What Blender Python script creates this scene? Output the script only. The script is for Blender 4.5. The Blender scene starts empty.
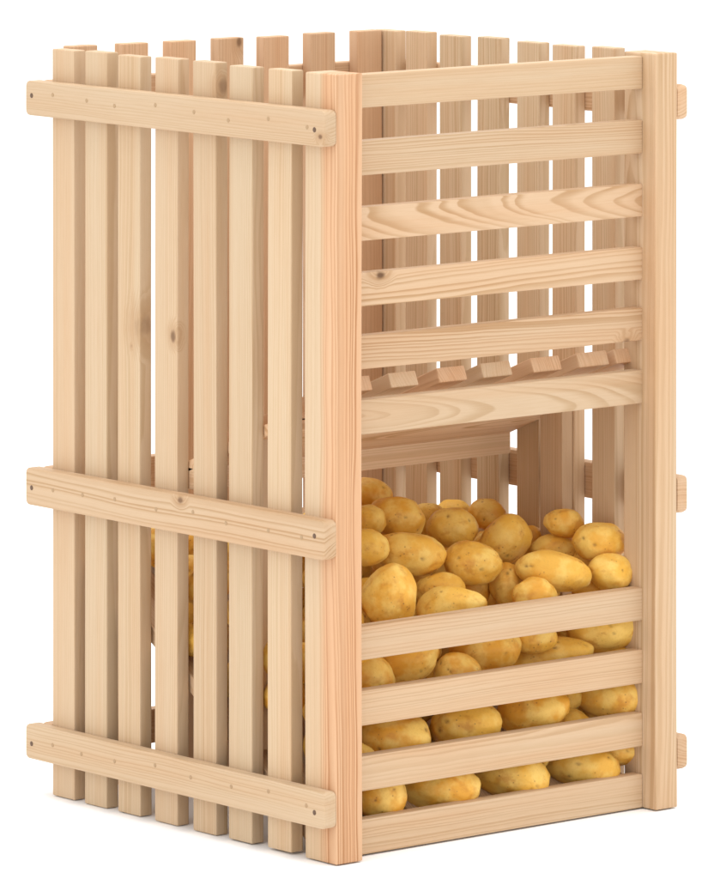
import bpy, bmesh, math, random
from mathutils import Vector, Matrix, noise

random.seed(7)
scene = bpy.context.scene
COL = scene.collection
S = 0.95                     # height of the crate in metres; sizes below are fractions of it
W, L = 0.586, 0.6035         # outer width (front) and depth (side)
T = 0.0195                   # board thickness
BW = 0.048                   # board width
AZ = 0.694197                # heading of the camera

# ------------------------------------------------------------------ materials
def nn(nt, kind, **kw):
    n = nt.nodes.new(kind)
    for k, v in kw.items():
        setattr(n, k, v)
    return n

def mth(nt, op, a, b=None, c=None, clamp=False):
    n = nt.nodes.new('ShaderNodeMath'); n.operation = op; n.use_clamp = clamp
    for i, v in enumerate((a, b, c)):
        if v is None: continue
        if isinstance(v, (int, float)): n.inputs[i].default_value = v
        else: nt.links.new(v, n.inputs[i])
    return n.outputs[0]

def mapr(nt, v, a, b, c=0.0, d=1.0, smooth=True):
    n = nt.nodes.new('ShaderNodeMapRange')
    n.interpolation_type = 'SMOOTHSTEP' if smooth else 'LINEAR'
    nt.links.new(v, n.inputs['Value'])
    for k, x in (('From Min', a), ('From Max', b), ('To Min', c), ('To Max', d)):
        if isinstance(x, (int, float)): n.inputs[k].default_value = x
        else: nt.links.new(x, n.inputs[k])
    return n.outputs['Result']

def mix(nt, f, a, b, mode='MIX'):
    n = nt.nodes.new('ShaderNodeMix'); n.data_type = 'RGBA'; n.blend_type = mode
    if isinstance(f, (int, float)): n.inputs[0].default_value = f
    else: nt.links.new(f, n.inputs[0])
    for i, v in ((6, a), (7, b)):
        if isinstance(v, tuple): n.inputs[i].default_value = (*v, 1)
        else: nt.links.new(v, n.inputs[i])
    return n.outputs[2]

def attr(nt, name, vec=False):
    n = nn(nt, 'ShaderNodeAttribute', attribute_type='OBJECT', attribute_name=name)
    return n.outputs['Vector'] if vec else n.outputs['Fac']

def noise_tex(nt, vec, scale, detail=2.0, rough=0.5):
    n = nt.nodes.new('ShaderNodeTexNoise'); n.inputs['Scale'].default_value = scale
    n.inputs['Detail'].default_value = detail; n.inputs['Roughness'].default_value = rough
    nt.links.new(vec, n.inputs['Vector'])
    return n.outputs['Fac']

def vmul(nt, v, s):
    n = nt.nodes.new('ShaderNodeVectorMath'); n.operation = 'MULTIPLY'
    nt.links.new(v, n.inputs[0]); n.inputs[1].default_value = s
    return n.outputs[0]

def vadd(nt, v, w, op='ADD'):
    n = nt.nodes.new('ShaderNodeVectorMath'); n.operation = op
    nt.links.new(v, n.inputs[0]); nt.links.new(w, n.inputs[1])
    return n.outputs[0]

def pine_material():
    """Planed pine: growth rings about a pith axis outside (or inside) each board, local z = along the board."""
    m = bpy.data.materials.new('planed_pine'); m.use_nodes = True
    nt = m.node_tree; b = nt.nodes['Principled BSDF']
    tc = nn(nt, 'ShaderNodeTexCoord').outputs['Object']
    off = attr(nt, 'grain_offset', True)
    pith = attr(nt, 'pith', True)                # pith x, pith y, tilt of the pith along z
    tone = attr(nt, 'tone'); contrast = attr(nt, 'contrast'); spacing = attr(nt, 'ring_spacing')
    p = vadd(nt, tc, off)
    # knots (up to two per board)
    def knot(i):
        kp = attr(nt, 'knot_place_%d' % i, True); ks = attr(nt, 'knot_size_%d' % i)
        d = vadd(nt, tc, kp, 'SUBTRACT')
        wob = noise_tex(nt, vmul(nt, p, (90, 90, 60)), 1.0, 2)
        sx = nn(nt, 'ShaderNodeSeparateXYZ'); nt.links.new(d, sx.inputs[0])
        q = mth(nt, 'SQRT', mth(nt, 'ADD', mth(nt, 'ADD', mth(nt, 'POWER', sx.outputs[0], 2.0), mth(nt, 'POWER', sx.outputs[1], 2.0)),
                mth(nt, 'POWER', mth(nt, 'MULTIPLY', sx.outputs[2], 0.72), 2.0)))
        q = mth(nt, 'DIVIDE', q, mth(nt, 'MAXIMUM', ks, 1e-5))
        q = mth(nt, 'ADD', q, mth(nt, 'MULTIPLY', mth(nt, 'SUBTRACT', wob, 0.5), 0.9))
        has = mth(nt, 'GREATER_THAN', ks, 1e-4)
        core = mth(nt, 'MULTIPLY', mapr(nt, q, 0.35, 1.15, 1.0, 0.0), has)
        halo = mth(nt, 'MULTIPLY', mapr(nt, q, 0.7, 3.2, 1.0, 0.0), has)
        return core, halo
    c1, h1 = knot(1); c2, h2 = knot(2)
    core = mth(nt, 'MAXIMUM', c1, c2); halo = mth(nt, 'MAXIMUM', h1, h2)
    # rings
    sp = nn(nt, 'ShaderNodeSeparateXYZ'); nt.links.new(tc, sp.inputs[0])
    pp = nn(nt, 'ShaderNodeSeparateXYZ'); nt.links.new(pith, pp.inputs[0])
    warp = noise_tex(nt, vmul(nt, p, (13, 13, 2.0)), 1.0, 2.0)
    warp2 = noise_tex(nt, vmul(nt, p, (60, 60, 9)), 1.0, 2.0)
    wv = mth(nt, 'ADD', mth(nt, 'MULTIPLY', mth(nt, 'SUBTRACT', warp, 0.5), 0.015), mth(nt, 'MULTIPLY', mth(nt, 'SUBTRACT', warp2, 0.5), 0.0030))
    dx = mth(nt, 'ADD', mth(nt, 'SUBTRACT', sp.outputs[0], pp.outputs[0]), mth(nt, 'MULTIPLY', sp.outputs[2], pp.outputs[2]))
    dy = mth(nt, 'ADD', mth(nt, 'SUBTRACT', sp.outputs[1], pp.outputs[1]), mth(nt, 'MULTIPLY', sp.outputs[2], attr(nt, 'pith_lean')))
    R = mth(nt, 'SQRT', mth(nt, 'ADD', mth(nt, 'POWER', dx, 2.0), mth(nt, 'POWER', dy, 2.0)))
    R = mth(nt, 'ADD', R, mth(nt, 'ADD', wv, mth(nt, 'MULTIPLY', halo, 0.010)))
    # good and lean years: the rings are not evenly spaced
    yr = nn(nt, 'ShaderNodeCombineXYZ'); nt.links.new(mth(nt, 'MULTIPLY', R, 95.0), yr.inputs[0])
    years = noise_tex(nt, vadd(nt, yr.outputs[0], off), 1.0, 1.0)
    t = mth(nt, 'FRACT', mth(nt, 'ADD', mth(nt, 'DIVIDE', R, spacing), mth(nt, 'MULTIPLY', years, 4.0)))
    late = mth(nt, 'MULTIPLY', mapr(nt, t, 0.30, 0.86), mapr(nt, t, 0.90, 1.0, 1.0, 0.0))
    ringvar = noise_tex(nt, vmul(nt, p, (35, 35, 1.5)), 1.0, 1.0)
    late = mth(nt, 'MULTIPLY', late, mapr(nt, ringvar, 0.3, 0.7, 0.45, 1.15))
    heart = attr(nt, 'heart_radius')
    core_wood = mapr(nt, mth(nt, 'SUBTRACT', R, heart), -0.010, 0.005, 1.0, 0.0)
    tone = mth(nt, 'ADD', tone, core_wood, clamp=True)
    late = mth(nt, 'MULTIPLY', late, mth(nt, 'ADD', contrast, mth(nt, 'MULTIPLY', core_wood, 0.70)), clamp=True)
    pale = mix(nt, tone, (0.550, 0.416, 0.274), (0.605, 0.378, 0.224))
    dark = mix(nt, tone, (0.380, 0.245, 0.110), (0.400, 0.195, 0.085))
    col = mix(nt, late, pale, dark)
    # broad streaks and fine fibre
    streak = noise_tex(nt, vmul(nt, p, (45, 45, 1.4)), 1.0, 3.0)
    col = mix(nt, mapr(nt, streak, 0.35, 0.75, 0.0, 0.30), col, mix(nt, 0.85, col, (0.92, 0.66, 0.42), 'MULTIPLY'))
    fibre = noise_tex(nt, vmul(nt, p, (900, 900, 22)), 1.0, 2.0, 0.6)
    col = mix(nt, mapr(nt, fibre, 0.40, 0.75, 0.0, 0.20), col, mix(nt, 1.0, col, (0.80, 0.68, 0.52), 'MULTIPLY'))
    blotch = noise_tex(nt, vmul(nt, p, (9, 9, 2.2)), 1.0, 2.0)
    col = mix(nt, mapr(nt, blotch, 0.45, 0.8, 0.0, 0.35), col, mix(nt, 1.0, col, (0.97, 0.82, 0.70), 'MULTIPLY'))
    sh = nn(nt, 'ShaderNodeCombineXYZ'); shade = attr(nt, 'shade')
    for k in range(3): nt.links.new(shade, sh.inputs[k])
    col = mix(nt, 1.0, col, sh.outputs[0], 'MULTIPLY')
    col = mix(nt, mth(nt, 'MULTIPLY', halo, 0.40), col, (0.36, 0.190, 0.080))
    col = mix(nt, mth(nt, 'MULTIPLY', core, attr(nt, 'knot_dark')), col, (0.125, 0.058, 0.024))
    nt.links.new(col, b.inputs['Base Color'])
    b.inputs['Roughness'].default_value = 0.62
    b.inputs['Specular IOR Level'].default_value = 0.28
    bp = nn(nt, 'ShaderNodeBump'); bp.inputs['Strength'].default_value = 0.25; bp.inputs['Distance'].default_value = 0.0006
    nt.links.new(mth(nt, 'ADD', mth(nt, 'MULTIPLY', late, 0.5), fibre), bp.inputs['Height'])
    nt.links.new(bp.outputs[0], b.inputs['Normal'])
    return m

def potato_material():
    m = bpy.data.materials.new('potato_skin'); m.use_nodes = True
    nt = m.node_tree; b = nt.nodes['Principled BSDF']
    tc = nn(nt, 'ShaderNodeTexCoord').outputs['Object']
    p = vadd(nt, tc, attr(nt, 'skin_offset', True)); tone = attr(nt, 'tone')
    col = mix(nt, tone, (0.800, 0.462, 0.072), (0.725, 0.330, 0.030))
    n1 = noise_tex(nt, p, 34, 3.0, 0.55)
    col = mix(nt, mapr(nt, n1, 0.40, 0.62, 0.0, 0.80), col, (0.855, 0.585, 0.150))
    n2 = noise_tex(nt, vmul(nt, p, (1, 1.6, 1)), 44, 3.0, 0.6)
    col = mix(nt, mapr(nt, n2, 0.52, 0.72, 0.0, 0.62), col, (0.560, 0.225, 0.028))
    v = nt.nodes.new('ShaderNodeTexVoronoi'); v.inputs['Scale'].default_value = 150; nt.links.new(p, v.inputs['Vector'])
    col = mix(nt, mth(nt, 'MULTIPLY', mapr(nt, v.outputs['Distance'], 0.06, 0.22, 1.0, 0.0), mapr(nt, n2, 0.45, 0.65, 0.0, 0.8)), col, (0.270, 0.115, 0.028))
    n3 = noise_tex(nt, p, 420, 2.0)
    col = mix(nt, mapr(nt, n3, 0.45, 0.8, 0.0, 0.18), col, (0.52, 0.26, 0.05))
    eye = nn(nt, 'ShaderNodeAttribute', attribute_type='GEOMETRY', attribute_name='eye').outputs['Fac']
    col = mix(nt, mth(nt, 'MULTIPLY', eye, 0.85), col, (0.200, 0.085, 0.022))
    nt.links.new(col, b.inputs['Base Color'])
    b.inputs['Roughness'].default_value = 0.50
    b.inputs['Specular IOR Level'].default_value = 0.35
    b.inputs['Subsurface Weight'].default_value = 0.03
    b.inputs['Subsurface Radius'].default_value = (0.006, 0.003, 0.001)
    b.inputs['Subsurface Scale'].default_value = 1.0
    bp = nn(nt, 'ShaderNodeBump'); bp.inputs['Strength'].default_value = 0.30; bp.inputs['Distance'].default_value = 0.0008
    nt.links.new(mth(nt, 'ADD', n3, n2), bp.inputs['Height']); nt.links.new(bp.outputs[0], b.inputs['Normal'])
    return m

def plain(name, col, rough, metal=0.0):
    m = bpy.data.materials.new(name); m.use_nodes = True
    nt = m.node_tree; b = nt.nodes['Principled BSDF']
    tc = nn(nt, 'ShaderNodeTexCoord').outputs['Object']
    n = noise_tex(nt, tc, 300, 2.0)
    c = mix(nt, n, tuple(x * 0.97 for x in col), tuple(min(x * 1.03, 1) for x in col))
    nt.links.new(c, b.inputs['Base Color'])
    b.inputs['Roughness'].default_value = rough; b.inputs['Metallic'].default_value = metal
    return m

PINE = pine_material(); POTATO = potato_material()
NAIL = plain('dull_nail_steel', (0.13, 0.075, 0.045), 0.5, 0.35)
NAIL_PALE = plain('sunken_nail_wood', (0.38, 0.25, 0.135), 0.7)

# ------------------------------------------------------------------ helpers
def link(name, me, parent=None):
    o = bpy.data.objects.new(name, me); COL.objects.link(o)
    if parent is not None: o.parent = parent
    return o

def board_mesh(name, wx, wy, length, bevel=0.0016, corner=None):
    """Planed lath, wx by wy in section, long along local z; corner = (axis, radius) rounds the end corners of a batten."""
    bm = bmesh.new()
    bmesh.ops.create_cube(bm, size=1.0)
    for v in bm.verts:
        v.co = Vector((v.co.x * wx, v.co.y * wy, v.co.z * length))
    if corner:
        ax, rad = corner
        es = [e for e in bm.edges if abs((e.verts[0].co - e.verts[1].co)[ax]) > 1e-6]
        es = [e for e in es if all(abs((e.verts[0].co - e.verts[1].co)[k]) < 1e-6 for k in range(3) if k != ax)]
        bmesh.ops.bevel(bm, geom=es, offset=rad, segments=5, profile=0.5, affect='EDGES')
    ang = [e for e in bm.edges if len(e.link_faces) == 2 and e.calc_face_angle(0) > 0.7]
    bmesh.ops.bevel(bm, geom=ang, offset=bevel, segments=2, profile=0.6, affect='EDGES')
    # a few cross-cuts so that the lath can carry a slight bow
    n = 8
    for k in range(1, n):
        z = (k / n - 0.5) * length
        bmesh.ops.bisect_plane(bm, geom=bm.verts[:] + bm.edges[:] + bm.faces[:], plane_co=(0, 0, z), plane_no=(0, 0, 1))
    bx, by = random.uniform(-1, 1) * 0.0012, random.uniform(-1, 1) * 0.0010
    if corner: bx = by = 0.0
    for v in bm.verts:
        s = 1 - (2 * v.co.z / length) ** 2
        v.co.x += bx * s * min(1, length); v.co.y += by * s * min(1, length)
    me = bpy.data.meshes.new(name); bm.to_mesh(me); bm.free()
    for p in me.polygons: p.use_smooth = False
    me.materials.append(PINE)
    return me

def grain(o, face='y', style='straight', tone=None, contrast=None, spacing=None, knots=()):
    """Where this board was sawn from the log: the pith lies far to the side (straight grain) or close behind the face (flat-sawn arches)."""
    r = random
    o['grain_offset'] = [r.uniform(0, 30), r.uniform(0, 30), r.uniform(0, 30)]
    if style == 'arch':
        d = [r.uniform(-0.012, 0.012), r.choice((-1, 1)) * r.uniform(0.022, 0.04)]; tilt = r.choice((-1, 1)) * r.uniform(0.02, 0.06)
    elif style == 'half':
        d = [r.choice((-1, 1)) * r.uniform(0.03, 0.05), r.uniform(0.02, 0.04)]; tilt = r.uniform(-0.03, 0.03)
    else:
        d = [r.choice((-1, 1)) * r.uniform(0.09, 0.16), r.uniform(-0.05, 0.05)]; tilt = r.uniform(-0.012, 0.012)
    lean = {'arch': r.choice((-1, 1)) * r.uniform(0.07, 0.11), 'half': r.uniform(-0.03, 0.03)}.get(style, r.uniform(-0.008, 0.008))
    o['pith_lean'] = lean
    if face == 'x': d = [d[1], d[0]]
    o['pith'] = [d[0], d[1], tilt]
    o['tone'] = r.uniform(0.05, 0.45) if tone is None else tone
    o['contrast'] = (r.uniform(0.22, 0.5) if contrast is None else contrast) * 1.2
    o['heart_radius'] = -1.0; o['knot_dark'] = 0.75; o['shade'] = r.uniform(0.93, 1.05)
    o['ring_spacing'] = r.uniform(0.0032, 0.0058) if spacing is None else spacing
    ks = list(knots) + [((0, 0, 50), 0.0)] * 2
    for i in (1, 2):
        o['knot_place_%d' % i] = [float(c) for c in ks[i - 1][0]]; o['knot_size_%d' % i] = float(ks[i - 1][1])

def lath(name, parent, x0, x1, y0, y1, z0, z1, axis='z', corner=None, bevel=0.0016, jit=0.0, **g):
    """A board filling the box given in fractions of the crate's height; axis = the way its length runs."""
    c = Vector(((x0 + x1) / 2, (y0 + y1) / 2, (z0 + z1) / 2)) * S
    d = Vector((x1 - x0, y1 - y0, z1 - z0)) * S
    if axis == 'z': sec, M = (d.x, d.y, d.z), Matrix.Identity(3)
    elif axis == 'x': sec, M = (d.z, d.y, d.x), Matrix(((0, 0, 1), (0, 1, 0), (-1, 0, 0)))   # local z -> x, local x -> -z
    else: sec, M = (d.x, d.z, d.y), Matrix(((1, 0, 0), (0, 0, 1), (0, -1, 0)))              # local z -> y, local y -> -z
    o = link(name, board_mesh(name, *sec, bevel=bevel, corner=corner), parent)
    R = Matrix.Rotation(random.uniform(-1, 1) * jit, 3, 'X') @ Matrix.Rotation(random.uniform(-1, 1) * jit, 3, 'Y')
    o.matrix_local = Matrix.Translation(c) @ (R @ M).to_4x4()
    grain(o, **g)
    return o

# ------------------------------------------------------------------ the crate
crate = bpy.data.objects.new('potato_crate', None); COL.objects.link(crate)
crate['label'] = 'tall pale pine slatted crate with front opening, filled with yellow potatoes'
crate['category'] = 'crate'

# side walls: seven upright laths behind a front corner post
LEFT = [0.5978, 0.5262, 0.4538, 0.3742, 0.2936, 0.2184, 0.1382]      # far edge of each lath
RIGHT = [0.5861, 0.5363, 0.4635, 0.3832, 0.3010, 0.2285, 0.1490]
RIGHT[0] = 0.6035
def wz(far):   # slight unevenness of the sawn ends
    return random.uniform(-0.0015, 0.0015), 1.0 + random.uniform(-0.0018, 0.0018)
left_knots = {2: [((0.000, -0.017, 0.138), 0.0120), ((-0.009, -0.006, 0.112), 0.0026)], 3: [((-0.009, -0.014, 0.132), 0.0060)],
              4: [((0.003, -0.0228, 0.446), 0.0075)]}
left_labels = {2: 'lath with a reddish knot above the middle', 3: 'lath with a small dark knot above the middle'}
for i, y1 in enumerate(LEFT):
    a, b = wz(y1)
    o = lath('upright_slat', crate, 0.0, T, y1 - BW, y1, a, b, 'z', jit=0.0009, face='x', tone=random.uniform(0.02, 0.30),
             contrast=random.uniform(0.16, 0.36), knots=left_knots.get(i, ()))
    if i == 2: o['knot_dark'] = 0.40
    if i == 4: o['knot_dark'] = 0.45
    if i in left_labels: o['label'] = left_labels[i]
for i, y1 in enumerate(RIGHT):
    a, b = wz(y1)
    lath('upright_slat', crate, W - T, W, y1 - 0.0455, y1, a, b, 'z', jit=0.0006, face='x', tone=random.uniform(0.0, 0.30), contrast=random.uniform(0.25, 0.55))['shade'] = random.uniform(1.0, 1.12)
# back wall
for x0 in (0.0215, 0.1081, 0.1903, 0.2735, 0.3535, 0.4365, 0.5200):
    a, b = wz(0)
    kn = [((0.013, -0.009, 0.470), 0.0060)] if abs(x0 - 0.2735) < 1e-6 else []
    lath('upright_slat', crate, x0, x0 + 0.0435, L - T - 0.0005, L - 0.0005, a, b, 'z', jit=0.0006, face='y', tone=random.uniform(0.60, 0.95), contrast=random.uniform(0.25, 0.45), knots=kn)
# front corner posts
o = lath('corner_post', crate, 0.0, 0.0432, 0.0, 0.0625, 0.0, 1.0, 'z', bevel=0.002, face='y')
o['label'] = 'reddish front corner post with bold wavy grain'
o['pith'] = [0.040, -0.058, 0.020]; o['tone'] = 0.12; o['contrast'] = 0.26; o['grain_offset'] = [3.1, 7.7, 1.3]; o['ring_spacing'] = 0.0050; o['pith_lean'] = 0.022; o['heart_radius'] = 0.084; o['shade'] = 1.03
lath('corner_post', crate, W - 0.0385, W, 0.0, 0.0625, 0.0, 1.0, 'z', bevel=0.002, style='half', face='y', tone=0.22, contrast=0.45, spacing=0.007)['shade'] = 1.05

# front rails between the posts
RAIL = [(0.9526, 0.9955), (0.8668, 0.9110), (0.7832, 0.8262), (0.6997, 0.7425), (0.6195, 0.6625), (0.5360, 0.5800),
        (0.2485, 0.2915), (0.1650, 0.2095), (0.0816, 0.1260), (0.0005, 0.0450)]
RSTY = [dict(style='straight', tone=0.10, contrast=0.25), dict(style='straight', tone=0.25, contrast=0.45),
        dict(style='arch', tone=0.45, contrast=0.62, spacing=0.0048), dict(style='half', tone=0.40, contrast=0.65, knots=[((-0.016, -0.008, -0.192), 0.0065)]),
        dict(style='half', tone=0.42, contrast=0.60, knots=[((0.020, -0.006, 0.212), 0.0060)]), dict(style='arch', tone=0.22, contrast=0.42, spacing=0.006),
        dict(style='straight', tone=0.30, contrast=0.32), dict(style='straight', tone=0.28, contrast=0.40),
        dict(style='half', tone=0.22, contrast=0.40), dict(style='straight', tone=0.24, contrast=0.35)]
RLAB = {2: 'rail with arched flat-sawn grain', 3: 'rail with a dark knot at its end'}
for i, ((z0, z1), st) in enumerate(zip(RAIL, RSTY)):
    o = lath('front_rail', crate, 0.0436, W - 0.0389, 0.0258, 0.0258 + T, z0, z1, 'x', jit=0.0008, face='y', **st)
    if i == 3: o['knot_dark'] = 0.95
    if i in RLAB: o['label'] = RLAB[i]

# battens nailed across the outside of the walls
BAT = [(0.909, 0.9555, 0.15), (0.3868, 0.4370, 0.26), (0.0470, 0.0935, 0.15)]
def nail_mesh(name, rad, mat):
    bm = bmesh.new()
    bmesh.ops.create_uvsphere(bm, u_segments=12, v_segments=8, radius=rad)
    for v in bm.verts: v.co.x *= 0.2
    me = bpy.data.meshes.new(name); bm.to_mesh(me); bm.free()
    for p in me.polygons: p.use_smooth = True
    me.materials.append(mat); return me
NM = nail_mesh('nail', 0.0032, NAIL); NP = nail_mesh('nail', 0.0027, NAIL_PALE)
def nail(batten, me, x, y, z):
    o = link('nail', me, batten)
    o.matrix_local = batten.matrix_basis.inverted() @ Matrix.Translation(Vector((x, y, z)) * S)
for k, (z0, z1, tn) in enumerate(BAT):
    b = lath('batten', crate, -0.0003 - T, -0.0003, -0.0005, 0.6315, z0, z1, 'y', corner=(0, 0.0075), bevel=0.0022, face='x', tone=tn,
             contrast=(0.28, 0.55, 0.28)[k], style=('straight', 'half', 'straight')[k],
             knots=([((-0.009, 0.010, -0.292), 0.0035)], [((-0.009, -0.017, -0.019), 0.0050)], [])[k])
    zm = (z0 + z1) / 2
    nail(b, NM, -T - 0.0004, 0.6180, zm + random.uniform(-0.004, 0.004)); nail(b, NM, -T - 0.0004, 0.0200, zm + random.uniform(-0.004, 0.006))
    for i, y1 in enumerate(LEFT + [0.0640]):
        nail(b, NP, -T - 0.0004, y1 - 0.024 + random.uniform(-0.006, 0.006), zm + random.uniform(-0.002, 0.010))
for z0, z1, tn in BAT:
    lath('batten', crate, W + 0.0003, W + 0.0003 + T, 0.0, 0.6315, z0 + 0.0015, z1 + 0.0015, 'y', corner=(0, 0.0075), bevel=0.0055, face='x', tone=0.6, contrast=0.4)
    lath('batten', crate, 0.0, W, L, L + T, z0, z1, 'x', corner=(1, 0.0075), bevel=0.0022, face='y', tone=0.6, contrast=0.4)

# sloping shelf above the opening: laths falling towards the back, on a crossbar and two upright cleats
def sloped(name, x0, x1, ya, yb, za, zb, **g):
    """Lath whose underside runs from (ya, za) to (yb, zb)."""
    d = Vector((0, yb - ya, zb - za)); ln = d.length; d.normalize()
    n = Vector((0, -d.z, d.y))
    c = (Vector(((x0 + x1) / 2, (ya + yb) / 2, (za + zb) / 2)) + n * (T / 2)) * S
    o = link(name, board_mesh(name, (x1 - x0) * S, T * S, ln * S), crate)
    M = Matrix((Vector((1, 0, 0)), -n, d)).transposed()
    o.matrix_local = Matrix.Translation(c) @ M.to_4x4()
    grain(o, face='y', **g); return o
for x0, x1 in ((0.053, 0.0995), (0.131, 0.1770), (0.2125, 0.2600), (0.2875, 0.338), (0.3745, 0.4240), (0.455, 0.5080), (0.5210, 0.5640)):
    sloped('shelf_slat', x0, x1, 0.0475, 0.342, 0.5885, 0.4710, tone=random.uniform(0.2, 0.9), contrast=random.uniform(0.2, 0.4))['shade'] = random.uniform(1.05, 1.14)  # shelf slats' colour raised: front light on their ends painted in
sl = (0.4710 - 0.5885) / 0.2945


sb = link('shelf_board', board_mesh('shelf_board', 0.173 / 0.927 * S, 0.0145 * S, (W - 2 * T - 0.002) * S), crate)
sb.matrix_basis = Matrix.Translation(Vector((W / 2, 0.2515 - 0.0029, 0.5885 + sl * 0.204 - 0.0082)) * S) @ Matrix.Rotation(math.atan2(sl, 1.0), 4, 'X') @ Matrix(((0, 0, 1), (-1, 0, 0), (0, -1, 0))).to_4x4()
grain(sb, face='y', style='arch', tone=0.45, contrast=0.7, spacing=0.010); sb['shade'] = 1.30  # board colour brightened to paint in light inside the crate
cb = lath('shelf_crossbar', crate, T + 0.001, W - T - 0.001, 0.3125, 0.3320, 0.4370, 0.4665, 'x', face='y', tone=0.30, contrast=0.3); cb['shade'] = 1.28  # crossbar colour brightened too, painted light under the shelf
for x0 in (T + 0.0005, W - 2 * T - 0.0005):
    lath('upright_cleat', crate, x0, x0 + T, 0.1855, 0.2310, 0.115, 0.518, 'z', face='x', tone=0.3, contrast=0.35)
# sloping bottom on which the heap lies
RZ, RG = 0.010, 0.65
for k in range(7):
    x0 = 0.0235 + k * 0.0824
    o = sloped('bottom_slat', x0, min(x0 + 0.066, W - T - 0.001), 0.052, 0.580, RZ - 0.0235 + RG * 0.002 + 0.002, RZ - 0.0235 + RG * 0.530 + 0.002, tone=0.4)

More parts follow.
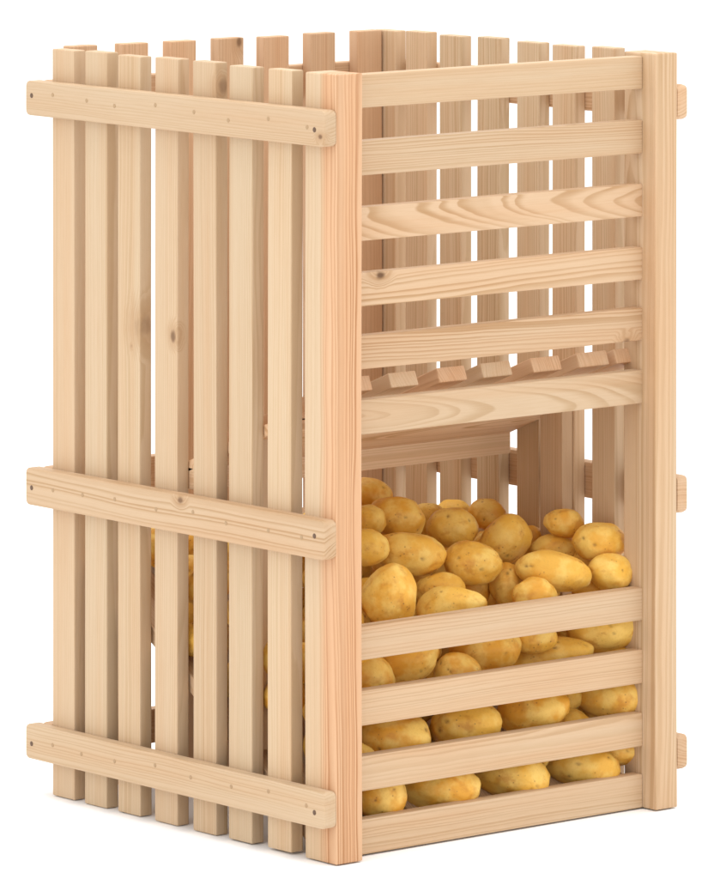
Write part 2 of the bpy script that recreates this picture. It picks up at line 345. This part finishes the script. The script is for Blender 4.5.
# one row per tuber: id, centre x y z, half length, half height, half depth, tilt
POT = [
    (1, 0.3388, 0.34, 0.397, 0.0312, 0.0234, 0.0234, -20),
    (3, 0.2731, 0.2695, 0.378, 0.026, 0.0208, 0.0208, 0),
    (2, 0.3288, 0.2738, 0.3761, 0.0377, 0.026, 0.026, -8),
    (4, 0.4325, 0.33, 0.3583, 0.026, 0.0208, 0.0208, 0),
    (5, 0.4152, 0.26, 0.356, 0.0338, 0.026, 0.026, -5),
    (6, 0.5217, 0.38, 0.3549, 0.0221, 0.0156, 0.0156, 0),
    (7, 0.5293, 0.32, 0.3569, 0.026, 0.0208, 0.0208, -10),
    (8, 0.4641, 0.21, 0.3397, 0.039, 0.0286, 0.0286, 40),
    (9, 0.5434, 0.2455, 0.3263, 0.0208, 0.0221, 0.0221, 0),
    (10, 0.2142, 0.1947, 0.3569, 0.0286, 0.0234, 0.0234, 0),
    (11, 0.2807, 0.1901, 0.3443, 0.0481, 0.0273, 0.0273, -8),
    (12, 0.3661, 0.16, 0.3261, 0.039, 0.0286, 0.0286, -12),
    (13, 0.1723, 0.1, 0.3089, 0.0429, 0.0338, 0.0338, 82),
    (14, 0.3002, 0.15, 0.2985, 0.0325, 0.0221, 0.0221, 5),
    (15, 0.2781, 0.1, 0.2861, 0.0442, 0.0247, 0.0247, 4),
    (16, 0.4237, 0.1576, 0.2914, 0.0234, 0.0286, 0.0286, 0),
    (17, 0.4102, 0.0861, 0.2858, 0.0286, 0.026, 0.026, 0),
    (18, 0.4543, 0.1, 0.3139, 0.0481, 0.026, 0.026, -10),
    (19, 0.5234, 0.174, 0.3273, 0.0312, 0.0195, 0.0195, 0),
    (20, 0.5271, 0.16, 0.3635, 0.026, 0.0182, 0.0182, -5),
    (21, 0.5406, 0.103, 0.3435, 0.0351, 0.026, 0.026, -8),
    (22, 0.5302, 0.0715, 0.3084, 0.0286, 0.0247, 0.0247, -10),
    (23, 0.1316, 0.0996, 0.2099, 0.0364, 0.0312, 0.0312, -15),
    (24, 0.201, 0.1038, 0.2275, 0.0442, 0.0312, 0.0312, 5),
    (25, 0.2755, 0.085, 0.2009, 0.0299, 0.026, 0.026, 0),
    (26, 0.3412, 0.105, 0.2237, 0.0468, 0.0312, 0.0312, 5),
    (27, 0.4098, 0.0855, 0.2345, 0.0299, 0.0234, 0.0234, 0),
    (28, 0.4448, 0.0973, 0.1974, 0.0571, 0.0286, 0.0286, 10),
    (29, 0.5274, 0.0823, 0.2328, 0.0481, 0.0299, 0.0299, 8),
    (30, 0.542, 0.0687, 0.1878, 0.026, 0.0208, 0.0208, 0),
    (31, 0.169, 0.09, 0.1268, 0.0481, 0.0338, 0.0338, 0),
    (32, 0.2936, 0.09, 0.1302, 0.0455, 0.0325, 0.0325, 0),
    (34, 0.4102, 0.09, 0.1363, 0.0481, 0.0325, 0.0325, 10),
    (35, 0.5302, 0.1353, 0.1268, 0.0286, 0.0234, 0.0234, 0),
    (36, 0.5367, 0.0748, 0.1424, 0.0429, 0.0299, 0.0299, 5),
    (37, 0.1345, 0.075, 0.0596, 0.0338, 0.0299, 0.0299, 0),
    (38, 0.2376, 0.0767, 0.0581, 0.0506, 0.0312, 0.0312, 0),
    (39, 0.3626, 0.0756, 0.0559, 0.0481, 0.0299, 0.0299, -5),
    (40, 0.4839, 0.0755, 0.0556, 0.0481, 0.0273, 0.0273, -5),
    (41, 0.5428, 0.0696, 0.0732, 0.0364, 0.0234, 0.0234, -5),
    (50, 0.5324, 0.1098, 0.2821, 0.026, 0.0195, 0.0195, 0),
    (51, 0.5471, 0.1341, 0.3164, 0.0195, 0.0156, 0.0156, 0),
    (101, 0.1868, 0.2405, 0.3119, 0.0379, 0.0231, 0.0231, -9.1),
    (102, 0.122, 0.2186, 0.2432, 0.0305, 0.0267, 0.0267, -10.8),
    (103, 0.1447, 0.3146, 0.3125, 0.0324, 0.0236, 0.0236, 7.1),
    (104, 0.3127, 0.2304, 0.3112, 0.0397, 0.0278, 0.0278, -43.0),
    (105, 0.2718, 0.2241, 0.2587, 0.0402, 0.0257, 0.0257, 1.0),
    (106, 0.2494, 0.1809, 0.1684, 0.0353, 0.0254, 0.0254, -8.4),
    (107, 0.3418, 0.1921, 0.2524, 0.0372, 0.0273, 0.0273, -19.7),
    (108, 0.1324, 0.1664, 0.1525, 0.0356, 0.0246, 0.0246, 5.2),
    (109, 0.2882, 0.2204, 0.1941, 0.0403, 0.0256, 0.0256, 3.6),
    (110, 0.0746, 0.3846, 0.2663, 0.0363, 0.0249, 0.0249, -4.2),
    (111, 0.3462, 0.2769, 0.3038, 0.0303, 0.0278, 0.0278, -19.2),
    (114, 0.3832, 0.2432, 0.1942, 0.0304, 0.0241, 0.0241, -18.9),
    (115, 0.4588, 0.2157, 0.2452, 0.0409, 0.0269, 0.0269, -4.8),
    (116, 0.5175, 0.475, 0.3222, 0.0318, 0.0273, 0.0273, -28.9),
    (117, 0.0567, 0.2373, 0.2415, 0.031, 0.0242, 0.0242, 13.3),
    (118, 0.4236, 0.3502, 0.2465, 0.0402, 0.0245, 0.0245, 2.8),
    (122, 0.2014, 0.4078, 0.3337, 0.0418, 0.0245, 0.0245, 2.0),
    (123, 0.0766, 0.1074, 0.1693, 0.0335, 0.027, 0.027, 2.6),
    (124, 0.08, 0.4598, 0.3369, 0.0312, 0.0264, 0.0264, -24.1),
    (126, 0.4055, 0.467, 0.3329, 0.0305, 0.0268, 0.0268, 27.8),
    (128, 0.4975, 0.3933, 0.3036, 0.0347, 0.0279, 0.0279, 21.8),
    (129, 0.0994, 0.1406, 0.1107, 0.0369, 0.0268, 0.0268, -52.2),
    (130, 0.2193, 0.3154, 0.2668, 0.0361, 0.0239, 0.0239, 1.7),
    (131, 0.21, 0.1789, 0.2976, 0.0305, 0.0231, 0.0231, -11.6),
    (135, 0.0934, 0.2914, 0.2773, 0.0359, 0.0255, 0.0255, 27.4),
    (136, 0.1847, 0.172, 0.2193, 0.0397, 0.0253, 0.0253, -12.9),
    (138, 0.2198, 0.2775, 0.3499, 0.0395, 0.0274, 0.0274, 22.6),
    (139, 0.3362, 0.3987, 0.3766, 0.0363, 0.0243, 0.0243, -15.5),
    (141, 0.4771, 0.1592, 0.2726, 0.0341, 0.0234, 0.0234, 35.5),
    (142, 0.3025, 0.2635, 0.2492, 0.0378, 0.0233, 0.0233, 32.8),
    (144, 0.2069, 0.13, 0.1198, 0.0355, 0.0248, 0.0248, 4.6),
    (145, 0.1237, 0.3296, 0.2568, 0.0399, 0.025, 0.025, -0.5),
    (146, 0.1762, 0.236, 0.2605, 0.0373, 0.0237, 0.0237, -11.2),
    (148, 0.2485, 0.3183, 0.3545, 0.0383, 0.024, 0.024, -20.6),
    (149, 0.4607, 0.3597, 0.29, 0.0326, 0.0256, 0.0256, 3.7),
    (150, 0.2979, 0.1904, 0.1449, 0.03, 0.0244, 0.0244, 50.9),
    (151, 0.0545, 0.0832, 0.0879, 0.0307, 0.0238, 0.0238, -28.3),
    (152, 0.4117, 0.4132, 0.298, 0.037, 0.0236, 0.0236, 22.9),
    (153, 0.1375, 0.3665, 0.3335, 0.0347, 0.0249, 0.0249, 10.0),
    (155, 0.3769, 0.3567, 0.2956, 0.0302, 0.028, 0.028, -4.7),
    (156, 0.4813, 0.2746, 0.3006, 0.0367, 0.0273, 0.0273, -4.2),
    (158, 0.0669, 0.2769, 0.1889, 0.0304, 0.0262, 0.0262, -4.7),
    (159, 0.0636, 0.3393, 0.3092, 0.0384, 0.0265, 0.0265, 36.0),
    (162, 0.5099, 0.2096, 0.2857, 0.037, 0.024, 0.024, 5.6),
    (163, 0.3299, 0.1445, 0.1155, 0.0419, 0.0272, 0.0272, 8.7),
    (164, 0.5217, 0.1746, 0.193, 0.0404, 0.0262, 0.0262, -36.0),
    (166, 0.1067, 0.172, 0.2164, 0.0305, 0.0268, 0.0268, -0.3),
    (167, 0.0707, 0.2147, 0.1719, 0.0357, 0.0256, 0.0256, -70.8),
    (168, 0.1659, 0.3648, 0.275, 0.0336, 0.0253, 0.0253, 6.3),
    (173, 0.0797, 0.3847, 0.3143, 0.0349, 0.0232, 0.0232, -20.8),
    (174, 0.4805, 0.1169, 0.1456, 0.0307, 0.0252, 0.0252, -24.3),
    (175, 0.1667, 0.4741, 0.3336, 0.0393, 0.0259, 0.0259, 39.4),
    (176, 0.4167, 0.3055, 0.2964, 0.0317, 0.0248, 0.0248, -5.0),
    (177, 0.2669, 0.3025, 0.3071, 0.0342, 0.0232, 0.0232, 17.0),
    (179, 0.2654, 0.1518, 0.2254, 0.0306, 0.0244, 0.0244, 11.3),
    (180, 0.1506, 0.1911, 0.2963, 0.0372, 0.0267, 0.0267, 38.8),
    (181, 0.3482, 0.1344, 0.166, 0.0359, 0.0232, 0.0232, 8.3),
    (182, 0.3049, 0.3227, 0.2847, 0.0316, 0.0263, 0.0263, -9.5),
    (186, 0.4524, 0.5, 0.339, 0.0418, 0.0261, 0.0261, 1.6),
    (187, 0.0536, 0.3338, 0.2376, 0.0365, 0.0246, 0.0246, 5.0),
    (188, 0.3893, 0.203, 0.2792, 0.0332, 0.0263, 0.0263, 18.5),
    (189, 0.2082, 0.3322, 0.3191, 0.0359, 0.0236, 0.0236, -43.8),
    (190, 0.2903, 0.3384, 0.3675, 0.0309, 0.0264, 0.0264, -19.8),
    (191, 0.1114, 0.1321, 0.2828, 0.0337, 0.026, 0.026, 9.0),
    (192, 0.2486, 0.472, 0.3395, 0.0388, 0.0251, 0.0251, -4.0),
    (193, 0.1954, 0.1463, 0.2681, 0.0312, 0.0247, 0.0247, -4.0),
    (195, 0.0572, 0.183, 0.2353, 0.0305, 0.0269, 0.0269, 40.3),
    (196, 0.4221, 0.218, 0.1582, 0.0301, 0.025, 0.025, -25.4),
    (197, 0.0547, 0.1636, 0.1856, 0.0336, 0.027, 0.027, 11.1),
    (201, 0.4736, 0.0839, 0.1059, 0.0311, 0.0259, 0.0259, -13.7),
    (203, 0.2931, 0.392, 0.3495, 0.0321, 0.0269, 0.0269, -7.1),
    (204, 0.0549, 0.1285, 0.2336, 0.0306, 0.0259, 0.0259, 18.6),
    (205, 0.2909, 0.1253, 0.1829, 0.0319, 0.023, 0.023, -19.6),
    (206, 0.5272, 0.1452, 0.244, 0.0355, 0.0249, 0.0249, 34.5),
    (207, 0.4542, 0.1492, 0.2083, 0.0308, 0.0238, 0.0238, 2.1),
    (208, 0.4068, 0.1019, 0.0779, 0.033, 0.0263, 0.0263, -10.4),
    (209, 0.2404, 0.1622, 0.1226, 0.0323, 0.0259, 0.0259, 11.8),
    (210, 0.0642, 0.251, 0.2903, 0.0304, 0.0255, 0.0255, -27.8),
    (212, 0.1043, 0.0842, 0.2537, 0.0312, 0.0231, 0.0231, 26.3),
    (213, 0.4488, 0.4384, 0.3045, 0.0341, 0.0242, 0.0242, -25.8),
    (214, 0.0627, 0.0804, 0.212, 0.0315, 0.0247, 0.0247, -2.2),
    (215, 0.3977, 0.3726, 0.3571, 0.0328, 0.0232, 0.0232, -10.0),
    (216, 0.0984, 0.081, 0.1096, 0.0332, 0.023, 0.023, -38.1),
    (219, 0.107, 0.5061, 0.3351, 0.0312, 0.0243, 0.0243, -17.9),
    (221, 0.5255, 0.2976, 0.3148, 0.0338, 0.0234, 0.0234, -8.1),
]
LAB = {
 1: 'highest potato at the left, half hidden behind the reddish front post',
 3: 'small potato behind the reddish post, directly below the highest one there',
 2: 'plump round potato on the upper left of the heap, second from the reddish post',
 4: 'potato peeping out between two plump ones at the upper left of the heap',
 5: 'plump oval potato near the top of the heap, left of the large tilted one',
 6: 'small pale potato at the very back, behind the plump oval one near the top',
 7: 'potato at the back of the heap, behind and above the large tilted one',
 8: 'large tilted potato high in the middle of the heap, leaning up to the right',
 9: 'narrow potato peeping out to the right of the large tilted one',
 10: 'potato behind the reddish post, left of the long one at mid height of the heap',
 11: 'long potato at the left of the heap, above the upright egg-shaped one',
 12: 'oval potato tipping down to the right at the centre, below the large tilted one',
 13: 'upright egg-shaped potato beside the reddish post, just above the rail of the opening',
 14: 'rounded potato above the tapering one, right of the upright egg-shaped one',
 15: 'tapering potato lying on its side just above the rail, beside the upright egg-shaped one',
 16: 'upright potato half hidden between the oval central one and the long right one',
 17: 'small oval potato just above the rail, in front of the long one at right',
 18: 'long potato lying across the right of the heap, behind the small oval one',
 19: 'shaded potato behind the long right one, under the topmost one at right',
 20: 'small potato at the top of the right side, against the upright slats behind',
 21: 'round potato at upper right, just above the one in the front corner',
 22: 'rightmost potato above the rail, in the corner beside the pale right post',
 23: 'potato beside the reddish post in the first gap below the opening',
 24: 'second potato from the reddish post in the first gap below the opening',
 25: 'small round potato low in the first gap below the opening, third from the reddish post',
 26: 'broad potato in the middle of the first gap below the opening',
 27: 'potato sagging below the rail of the opening, right of the broad middle one',
 28: 'long flat potato low in the first gap below the opening, left of the largest',
 29: 'large long potato at the right end of the first gap below the opening',
 31: 'potato beside the reddish post in the second gap below the opening',
 32: 'second large potato from the reddish post in the second gap below the opening',
 34: 'third large potato from the reddish post in the second gap below the opening',
 35: 'half-hidden potato between the two rightmost large ones in the second gap below the opening',
 36: 'large potato at the right end of the second gap below the opening',
 37: 'potato beside the reddish post in the lowest gap above the bottom rail',
 38: 'second long potato from the reddish post in the lowest gap above the bottom rail',
 39: 'third long potato from the reddish post in the lowest gap above the bottom rail',
 40: 'fourth long potato from the reddish post in the lowest gap above the bottom rail',
 41: 'short potato at the right end of the lowest gap, behind the fourth long one',
}
WORLD = 1.28
LIGHTS = [('added_overhead_fill', (0.0, 0.0, 5.0), (0.2, 0.2, 0.0), (4.0, 4.0), 130.0),  # added overhead fill lamp, lifts the floor around the crate to white
          ('softbox_key', (-3.4, -0.6, 2.4), (0.28, 0.28, 0.45), (1.6, 2.0), 12.0),]

# ------------------------------------------------------------------ the potatoes
def potato_mesh(seed, a, b, c):
    """Unit sphere pushed into an uneven tuber, with a few shallow eyes."""
    rnd = random.Random(seed)
    bm = bmesh.new()
    bmesh.ops.create_icosphere(bm, subdivisions=5, radius=1.0)
    off = Vector((rnd.uniform(0, 50), rnd.uniform(0, 50), rnd.uniform(0, 50)))
    eyes = []
    for _ in range(rnd.randint(6, 10)):
        e = Vector((rnd.gauss(0, 1), rnd.gauss(0, 1), rnd.gauss(0, 1))).normalized()
        eyes.append((e, rnd.uniform(0.10, 0.17)))
    taper = rnd.uniform(-0.14, 0.14); bend = rnd.uniform(-0.08, 0.08)
    lay = bm.verts.layers.float.new('eye')
    for v in bm.verts:
        n = v.co.normalized()
        r = 1 + 0.092 * noise.noise(n * 1.1 + off) + 0.050 * noise.noise(n * 2.3 + off) + 0.012 * noise.noise(n * 5 + off)
        ev = 0.0
        for e, w in eyes:
            d = (n - e)
            # eyes are short transverse slits
            q = math.sqrt((d.x / (w * 0.8)) ** 2 + (d.y / (w * 1.3)) ** 2 + (d.z / w) ** 2)
            if q < 1.6:
                r -= 0.035 * math.exp(-(q / 0.62) ** 2); ev = max(ev, math.exp(-(q / 0.42) ** 2))
        v[lay] = ev
        # superellipsoid leaning: slightly blocky tuber
        p = Vector((math.copysign(abs(n.x) ** 0.93, n.x), n.y, n.z)) * r
        k = 1 + taper * p.x
        v.co = Vector((p.x * a, p.y * b * k, p.z * c * k + bend * c * (p.x ** 2 - 0.4)))
    me = bpy.data.meshes.new('potato'); bm.to_mesh(me); bm.free()
    for p in me.polygons: p.use_smooth = True
    me.materials.append(POTATO)
    return me

RIGHTV = Vector((math.cos(AZ), -math.sin(AZ), 0)); UPV = Vector((0, 0, 1)); BACKV = Vector((math.sin(AZ), math.cos(AZ), 0))
for i, (pid, x, y, z, a, b, c, ang) in enumerate(POT):
    an = math.radians(ang)
    k = 1.03 if pid < 100 else 1.0
    o = link('potato', potato_mesh(100 + pid, a * S * k, c * S * k, b * S * k))
    X = RIGHTV * math.cos(an) + UPV * math.sin(an); Z = UPV * math.cos(an) - RIGHTV * math.sin(an); Y = Z.cross(X)
    M = Matrix((X, Y, Z)).transposed()
    o.matrix_world = Matrix.Translation(Vector((x, y, z)) * S) @ (M @ Matrix.Rotation(random.uniform(-0.9, 0.9), 3, 'X')).to_4x4()
    o['skin_offset'] = [random.uniform(0, 9) for _ in range(3)]
    o['tone'] = random.uniform(0.0, 1.0)
    o['label'] = LAB.get(pid, 'yellow potato buried in the heap, almost or wholly hidden by slats and other potatoes')
    o['category'] = 'potato'; o['group'] = 'yellow potatoes heaped in the crate'

# ------------------------------------------------------------------ setting, light, camera
bm = bmesh.new()
bmesh.ops.create_circle(bm, cap_ends=True, radius=60, segments=64)
me = bpy.data.meshes.new('floor'); bm.to_mesh(me); bm.free()
me.materials.append(plain('white_studio_floor', (0.96, 0.96, 0.96), 0.8))
fl = link('floor', me); fl['kind'] = 'structure'; fl.location.z = -0.0015

w = bpy.data.worlds.new('World'); scene.world = w; w.use_nodes = True
w.node_tree.nodes['Background'].inputs['Color'].default_value = (1, 1, 1, 1)
w.node_tree.nodes['Background'].inputs['Strength'].default_value = WORLD

def softbox(name, loc, target, size, power, col=(1, 1, 1)):
    li = bpy.data.lights.new(name, 'AREA'); li.shape = 'RECTANGLE'; li.size, li.size_y = size
    li.energy = power; li.color = col
    o = link(name, li); o.location = loc
    o.rotation_euler = (Vector(target) - Vector(loc)).to_track_quat('-Z', 'Y').to_euler()
    return o
ctr = (W * S / 2, L * S / 2, 0.45)
for args in LIGHTS: softbox(*args)

cd = bpy.data.cameras.new('camera'); cam = link('camera', cd); scene.camera = cam
cd.sensor_fit = 'HORIZONTAL'; cd.sensor_width = 36.0; cd.lens = 36.0 * 6182.71 / 726.0
cd.shift_y = -(439.5 + 411.383) / 726.0; cd.clip_end = 500; cd.clip_start = 0.1
cam.location = Vector((-4.978521, -6.033145, 1.615157)) * S
cam.rotation_euler = (math.pi / 2, 0, -AZ)
scene.view_settings.view_transform = 'Standard'; scene.view_settings.look = 'None'
scene.view_settings.exposure = 0.09; scene.view_settings.gamma = 1.0
